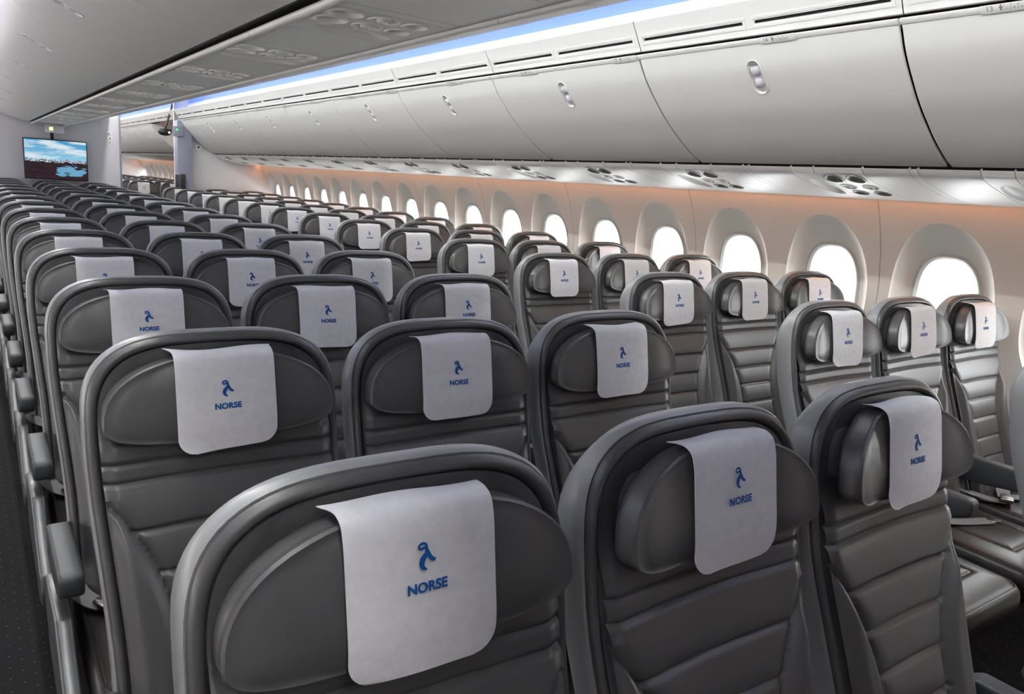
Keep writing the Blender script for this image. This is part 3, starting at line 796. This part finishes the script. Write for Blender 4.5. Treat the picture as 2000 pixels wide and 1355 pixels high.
def service_unit(cv, sgn, yc, xs, label, cat, group, parts, m, wid, lift):
    """one passenger service unit: panel with holes + lamp dishes, nozzles, buttons"""
    x0, z0 = cv.at(cv.L/2); t = empty('passenger_service_unit', (x0, yc, z0)); tag(t, label, cat, group)
    P = surf(cv, sgn, x0, yc, z0); holes = []
    for xi, ry, rs, dep, nm, mm in parts:
        s_ = s_of(cv, xi)
        for sy in (-.049, .049):
            holes.append(dict(y0=yc+sy-.046, y1=yc+sy+.046, s0=s_-rs*1.25, s1=s_+rs*1.25, ry=ry, rs=rs, cy=yc+sy, cs=s_, dep=dep, nm=nm, mm=mm))
    mb = MB(); holes_panel(mb, P, yc-wid, yc+wid, 0, cv.L, holes)
    for e in (yc-wid, yc+wid):
        mb.grid([[P(e, cv.L*k/30, d) for k in range(31)] for d in (0, .012)])
    pan = mb.build('panel', m, t, 40, False)
    for h in holes:
        q = MB(); disc_unit(q, P, h['cy'], h['cs'], h['ry'], h['rs'], h['dep']); o = q.build(h['nm'], M[h['mm']], t, 40)
        if h['nm'] == 'air_nozzle':
            z = MB(); n = 18
            def R(f, d): return [P(h['cy']+h['ry']*f*math.cos(2*PI*k/n), h['cs']+h['rs']*f*math.sin(2*PI*k/n), d) for k in range(n)]
            z.loft([R(.52, h['dep']), R(.5, -.004), R(.4, -.007), R(.32, -.006), R(.26, .006), R(.05, .007)], False, True); z.build('nozzle_ring', m, o, 40)
    return t, P
def filler(cv, sgn, ya, yb_, label, group, m, scoop=None):
    x0, z0 = cv.at(cv.L/2); t = empty('filler_panel', (x0, (ya+yb_)/2, z0)); tag(t, label, 'filler panel', group)
    P = surf(cv, sgn, x0, (ya+yb_)/2, z0); mb = MB()
    if scoop:
        s0, s1, ry = scoop; cy = (ya+yb_)/2; cs = (s0+s1)/2; rs = (s1-s0)/2
        holes_panel(mb, P, ya, yb_, 0, cv.L, [dict(y0=ya, y1=yb_, s0=s0-.01, s1=s1+.01, ry=ry, rs=rs)])
    else: mb.grid([[P(y, cv.L*k/30) for k in range(31)] for y in (ya, yb_)])
    for e in (ya, yb_): mb.grid([[P(e, cv.L*k/30, d) for k in range(31)] for d in (0, .012)])
    mb.build('panel', m, t, 40, False)
    if scoop:
        q = MB(); n = 28
        def R(f, d): return [P(cy+ry*f*math.cos(2*PI*k/n), cs+rs*f*math.sin(2*PI*k/n), d) for k in range(n)]
        q.loft([R(1, 0), R(.93, .010), R(.75, .018), R(.4, .022), R(.05, .022)], False, True); q.build('light_scoop', m, t, 40)
    return t
WPARTS = [(2.546, .036, .040, .012, 'reading_light', 'lens'), (2.661, .030, .033, .008, 'air_nozzle', 'psu'), (2.757, .030, .034, .010, 'call_button', 'lens')]
g0 = .0015
NP = 14
for k in range(-1, NP):
    if 1.117+RP*k+.45 > YB: break
    yc = 1.117+RP*k; nm = ORD[k+2]
    service_unit(PCV, 1, yc, None, 'round lights and air nozzles under the window bins, %s set from the right' % nm, 'service unit', 'service units above the windows', WPARTS, M['psu'], .108-g0, 0)
    edges = [.108, .212]
    filler(PCV, 1, yc+.108+g0, yc+.215-g0, 'white panel with long dished scoop, beside the %s light set from the right' % nm, 'scoop panels above the windows', M['psu'], (.10, .36, .045))
    filler(PCV, 1, yc+.215+g0, yc+RP-.326-g0, 'plain white panel under the window bins, beyond the %s light set' % nm, 'plain panels above the windows', M['psu'])
    filler(PCV, 1, yc+RP-.326+g0, yc+RP-.294-g0, 'narrow white spacer strip under the window bins, beyond the %s light set' % nm, 'spacer strips above the windows', M['psu'])
    filler(PCV, 1, yc+RP-.294+g0, yc+RP-.108-g0, 'wide white panel under the window bins, before the light set beyond the %s' % nm, 'wide panels above the windows', M['psu']) if yc+RP-.1 < YB else None
# dark channel above the service panels and inside the bin gap
mb = MB(); mb.grid([[(2.40, y, 1.74), (2.485, y, 1.66), (2.51, y, 1.640), (2.62, y, 1.615), (2.80, y, 1.575), (3.04, y, 1.552), (3.045, y, 1.56), (2.7, y, 1.70)] for y in (YN, YB)]); struct(mb.build('trim_5', M['dark'], None, 0))
# beyond the doorway: one continuous underside
struct(prof_strip('trim_6', [PCV.at(PCV.L*k/16) for k in range(17)], 12.7, YF, M['psu']))
mb = MB(); mb.grid([[(2.47, y, 1.66), (2.62, y, 1.62), (3.04, y, 1.552)] for y in (12.7, YF)]); struct(mb.build('trim_7', M['dark'], None, 0))
MPARTS = [(.388, .040, .042, .016, 'reading_light', 'psu'), (.487, .038, .036, .010, 'air_nozzle', 'psu'), (.572, .038, .030, .008, 'call_button', 'psu')]
for k in range(-1, NP-1):
    yc = 1.152+RP*k; nm = ORD[k+2]
    if yc+RP > YB: break
    service_unit(MCV, 1, yc, None, 'panel with six dished rounds between the centre bins, %s set from the front' % nm, 'service unit', 'centre service units', MPARTS, M['psu'], .108-g0, 0)
    filler(MCV, 1, yc+.108+g0, yc+.245-g0, 'white centre panel with long scoop, beyond the %s set of rounds' % nm, 'centre scoop panels', M['psu'], (.02, .28, .05))
    filler(MCV, 1, yc+.245+g0, yc+RP-.16-g0, 'plain white centre panel between bins, beyond the %s set of rounds' % nm, 'centre plain panels', M['psu'])
    filler(MCV, 1, yc+RP-.16+g0, yc+RP-.108-g0, 'narrow centre spacer strip, before the set of rounds beyond the %s' % nm, 'centre spacer strips', M['psu'])
def rail(nm, x, label):
    t = empty('panel_rail', (x, 0, 1.848)); tag(t, label, 'rail')
    n = 12; r = .0125
    pr = [(x-x+r*math.cos(2*PI*k/n), r*.8*math.sin(2*PI*k/n)) for k in range(n)]
    k = 0
    for k in range(-1, 14):
        ya = 1.152+RP*k-.30; yb_ = min(ya+RP, YB-.02)
        if ya > YB-.1: break
        mb = MB(); mb.loft([[(px, y, pz) for px, pz in pr] for y in (ya+.0015, yb_-.0015)]); mb.build('rail_section', M['psu'], t, 60)
    return t
rail('l', .321, 'rounded white rail along the left side of the centre light panels')
rail('r', mirx(.321), 'rounded white rail along the right side of the centre light panels')
mb = MB(); mb.grid([[(.29, y, 1.885), (.30, y, 1.868), (.69, y, 1.868), (.70, y, 1.885)] for y in (YN, YB)]); struct(mb.build('trim_8', M['dark'], None, 0))

# ------------------------------------------------------------------ BULKHEAD, DOORWAY, FITTINGS
def Bk(x, z, Y=YB):
    """point given on a reference plane 10.34 m away, carried to plane Y"""
    f = (Y+.72)/(10.34+.72); return (-.368+(x+.368)*f, 1.470+(z-1.470)*f)
X0 = Bk(1.232, 0)[0]
CBX = [(-.45, FZ), (X0, FZ), (X0, 2.35), (-.45, 2.35)]
w = MB(); w.loft([[(x, y, z) for x, z in CBX] for y in (YB, YB+.07)]); struct(w.build('wall_center', M['bulk'], None, 30))
q = box(X0, X0+.02, YB-.03, YB+.10, FZ, 2.35, .006); struct(q.build('trim_9', M['column']))
XL = Bk(1.89, 0)[0]; XR = Bk(2.076, 0)[0]
w = MB(); w.grid([[(XL, YB+.01, z), (XR+.02, YB+.01, z), (3.0, YB+.01, z), (3.06, YB-.01, z), (3.14, YB-.03, z), (3.20, YB-.06, z), (3.26, YB-.105, z)] for z in (FZ, .5, 1.0, 1.53)])
w.grid([[(XL, YB+.01, z), (XR+.02, YB+.01, z), (2.9, YB+.01, z), (3.3, YB+.01, z)] for z in (1.53, 2.6)])
w.grid([[(XL, YB+.08, z), (3.3, YB+.08, z)] for z in (FZ, 2.6)]); w.grid([[(XL, y, z) for z in (FZ, 2.6)] for y in (YB+.01, YB+.08)])
struct(w.build('wall_port', M['bulk'], None, 50))
for a, b in ((XL, XR),):
    q = box(a, b, YB-.16, YB+.02, FZ, Bk(0, 2.03)[1], .012); struct(q.build('trim_10', M['column']))
lx, lz = Bk(1.917, 1.935, YB-.17)
t = empty('exit_light', (lx+.03, YB-.16, lz-.06)); tag(t, 'small housing with green light on top of the doorway column', 'light')
box(-.08, .05, -.03, -.001, -.05, .085, .008).build('housing', M['column'], t)
o = MB().loft([[(.014*math.cos(2*PI*k/14)*f-.03, -.031-d, .04+.014*math.sin(2*PI*k/14)*f) for k in range(14)] for f, d in ((1, 0), (.8, .006), (.2, .008))]).build('green_lamp', M['lamp_green'], t); o['label'] = 'glowing green lamp'
hx, hz = Bk(1.941, 1.253, YB-.17)
t = empty('wall_handset', (hx, YB-.16, hz-.10)); tag(t, 'dark handset and control unit low on the doorway column', 'handset')
box(-.055, -.005, -.03, 0, .02, .19, .006).build('handset', M['arm'], t); box(.012, .075, -.03, 0, .0, .20, .006).build('control_box', M['dark'], t)
# exit sign box and screen in front of the centre wall
bx0, bz0 = Bk(.435, 1.74, YB-.15); bx1, bz1 = Bk(.627, 1.83, YB-.15)
t = empty('exit_sign', ((bx0+bx1)/2, YB-.15, bz0)); tag(t, 'small white sign box with a warm lamp above the wall screen', 'sign'); hw = (bx1-bx0)/2; hh = 1.838-bz0
box(-hw, hw, -.05, .05, 0, hh, .006).build('housing', M['white'], t)
o = box(-hw*.62, -hw*.18, -.053, -.0505, hh*.3, hh*.75, .001).build('lamp', M['lamp_warm'], t); o['label'] = 'warm glowing lamp window'
box(-hw, hw*.9, -.0025, 0, 0, .002).build('base_plate', M['white'], t)
tx0, tz0 = Bk(.195, 1.183, YB-.10); tx1, tz1 = Bk(.870, 1.663, YB-.10); tw = (tx1-tx0)/2; th = (tz1-tz0)
t = empty('wall_screen', ((tx0+tx1)/2, YB-.10, tz0)); tag(t, 'flat screen showing mountains and a lake on the end wall', 'screen')
box(-tw, tw, -.012, .02, 0, th, .004).build('bezel', M['dark'], t)
sc = MB(); sc.grid([[(-tw+.012, -.0135, .012), (tw-.012, -.0135, .012)], [(-tw+.012, -.0135, th-.012), (tw-.012, -.0135, th-.012)]])
m = bpy.data.materials.new('landscape_screen'); m.use_nodes = True; nt = m.node_tree; nt.nodes.clear()
N_ = nt.nodes.new; Lk = nt.links.new
tc = N_('ShaderNodeTexCoord'); sx = N_('ShaderNodeSeparateXYZ'); Lk(tc.outputs['Generated'], sx.inputs[0])
def math_(op, a, b=None, c=None):
    n = N_('ShaderNodeMath'); n.operation = op
    for i, v in enumerate((a, b, c)):
        if v is None: continue
        if isinstance(v, (int, float)): n.inputs[i].default_value = v
        else: Lk(v, n.inputs[i])
    return n.outputs[0]
def noise(scale, sxyz, det=4):
    mp = N_('ShaderNodeMapping'); mp.inputs['Scale'].default_value = sxyz; Lk(tc.outputs['Generated'], mp.inputs['Vector'])
    n = N_('ShaderNodeTexNoise'); n.inputs['Scale'].default_value = scale; n.inputs['Detail'].default_value = det; Lk(mp.outputs[0], n.inputs['Vector']); return n.outputs['Fac']
def mixc(f, a, b):
    n = N_('ShaderNodeMix'); n.data_type = 'RGBA'
    if isinstance(f, (int, float)): n.inputs['Factor'].default_value = f
    else: Lk(f, n.inputs['Factor'])
    for k_, v in (('A', a), ('B', b)):
        if isinstance(v, tuple): n.inputs[k_].default_value = (*v, 1)
        else: Lk(v, n.inputs[k_])
    return n.outputs['Result']
u, v = sx.outputs['X'], sx.outputs['Z']
cl = math_('SMOOTH_MIN', math_('MULTIPLY', math_('SUBTRACT', noise(2.6, (1, 1, 3.2)), .44), 5.0), 1.0, .1)
cl = math_('MAXIMUM', cl, 0.0)
sky = mixc(math_('MULTIPLY', math_('SUBTRACT', v, .5), 2.0), (.30,.62,.82), (.03,.30,.62))
sky = mixc(cl, sky, (.72,.84,.90))
hor = math_('ADD', .50, math_('MULTIPLY', math_('SUBTRACT', noise(9, (1, 1, .2)), .5), .16))
snow = mixc(math_('GREATER_THAN', noise(24, (1, 1, 1.6)), .5), (.10,.12,.22), (.62,.68,.74))
land = mixc(noise(7, (1, 1, 3)), (.012,.012,.022), (.06,.03,.032))
lake = math_('ADD', math_('ADD', math_('POWER', math_('DIVIDE', math_('SUBTRACT', u, .74), .34), 2.0), math_('POWER', math_('DIVIDE', math_('SUBTRACT', v, .21), .17), 2.0)), math_('MULTIPLY', math_('SUBTRACT', noise(5, (1, 1, 3.5)), .5), 3.4))
land = mixc(math_('LESS_THAN', lake, .62), land, (.16,.40,.60))
img = mixc(math_('GREATER_THAN', v, math_('SUBTRACT', hor, .07)), land, snow)
img = mixc(math_('GREATER_THAN', v, hor), img, sky)
e = N_('ShaderNodeEmission'); Lk(img, e.inputs['Color']); e.inputs['Strength'].default_value = .95
oo = N_('ShaderNodeOutputMaterial'); Lk(e.outputs[0], oo.inputs['Surface'])
o = sc.build('display', m, t, 0); o['label'] = 'lit picture of mountains and lake'
st = box(-.05, -.015, -.005, .02, th-.005, bz0-tz0+.004, .002).build('mount_stem', M['dark'], t)
box(-.14, .14, .015, .10, th*.35, th*.65, .004).build('wall_bracket', M['dark'], t)
def sign(x, z, label, blobs, m_):
    X, Z = Bk(x, z); t = empty('wall_placard', (X, YB-.004 if x < 1.5 else YB+.006, Z)); tag(t, label, 'placard')
    for dx, dz, w_, h_ in blobs:
        q = box(dx-w_, dx+w_, -.003, 0, dz-h_, dz+h_, .001).build('plate', M['white'], t)
        vs = MB().add([(dx-w_*.5, -.0034, dz-h_*.35), (dx+w_*.35, -.0034, dz-h_*.5), (dx+w_*.5, -.0034, dz+h_*.4), (dx-.1*w_, -.0034, dz+h_*.55)], [(0, 1, 2, 3)]).build('symbol', m_, q, 0)
sign(1.119, 1.732, 'three small white symbol plates stacked beside the doorway', [(0, .06, .025, .022), (.008, 0, .030, .022), (.006, -.055, .022, .022)], M['ink'])
sign(2.185, 1.713, 'small white plate with green symbol on the side wall end', [(0, 0, .035, .033), (.0, -.065, .014, .018)], M['green'])
cx_, cz_ = Bk(1.773, 1.895, 11.2)
t = empty('ceiling_monitor', (cx_, 11.2, cz_-.03)); tag(t, 'small dark unit with a bright spot high in the doorway', 'monitor')
MB().loft([[(.09*f*math.cos(2*PI*k/20), .07*f*math.sin(2*PI*k/20), z) for k in range(20)] for f, z in ((.3, -.045), (.75, -.035), (1, -.005), (1, .03), (.8, .045), (.3, .05))]).build('housing', M['dark'], t, 60)
MB().tube([(0, 0, .04), (.1, .02, .35), (.15, .02, .62)], .014).build('bracket', M['dark'], t)
o = MB().loft([[(.045+.016*f*math.cos(2*PI*k/12), -.066-d, .0+.016*f*math.sin(2*PI*k/12)) for k in range(12)] for f, d in ((1, 0), (.7, .005), (.1, .006))]).build('lamp', M['lamp_spot'], t); o['label'] = 'bright white lamp'

# ------------------------------------------------------------------ WORLD, CAMERA
w = bpy.data.worlds.new('overcast_sky'); bpy.context.scene.world = w; w.use_nodes = True
bg = w.node_tree.nodes['Background']; bg.inputs['Color'].default_value = (.97,.985,1,1); bg.inputs['Strength'].default_value = 10.0
sc_ = bpy.context.scene
F_, YAW, PIT, ROL = 1492.65, .6215, .2048, .0698
cy, sy, cp, sp = math.cos(YAW), math.sin(YAW), math.cos(PIT), math.sin(PIT)
fw = Vector((sy*cp, cy*cp, -sp)); rt = Vector((cy, -sy, 0)); up = rt.cross(fw)
c_, s_ = math.cos(ROL), math.sin(ROL); R_, U_ = c_*rt+s_*up, -s_*rt+c_*up
cam = bpy.data.cameras.new('camera'); co = bpy.data.objects.new('camera', cam); C.objects.link(co)
mw = Matrix(((R_.x, U_.x, -fw.x, -.3677), (R_.y, U_.y, -fw.y, -.7199), (R_.z, U_.z, -fw.z, 1.4701), (0, 0, 0, 1)))
co.matrix_world = mw; cam.sensor_width = 36; cam.lens = F_/2000*36; cam.clip_start = .02; cam.clip_end = 200
sc_.camera = co
vs_ = sc_.view_settings; vs_.view_transform = 'Standard'; vs_.look = 'None'; vs_.exposure = 0; vs_.gamma = 1; vs_.use_curve_mapping = False
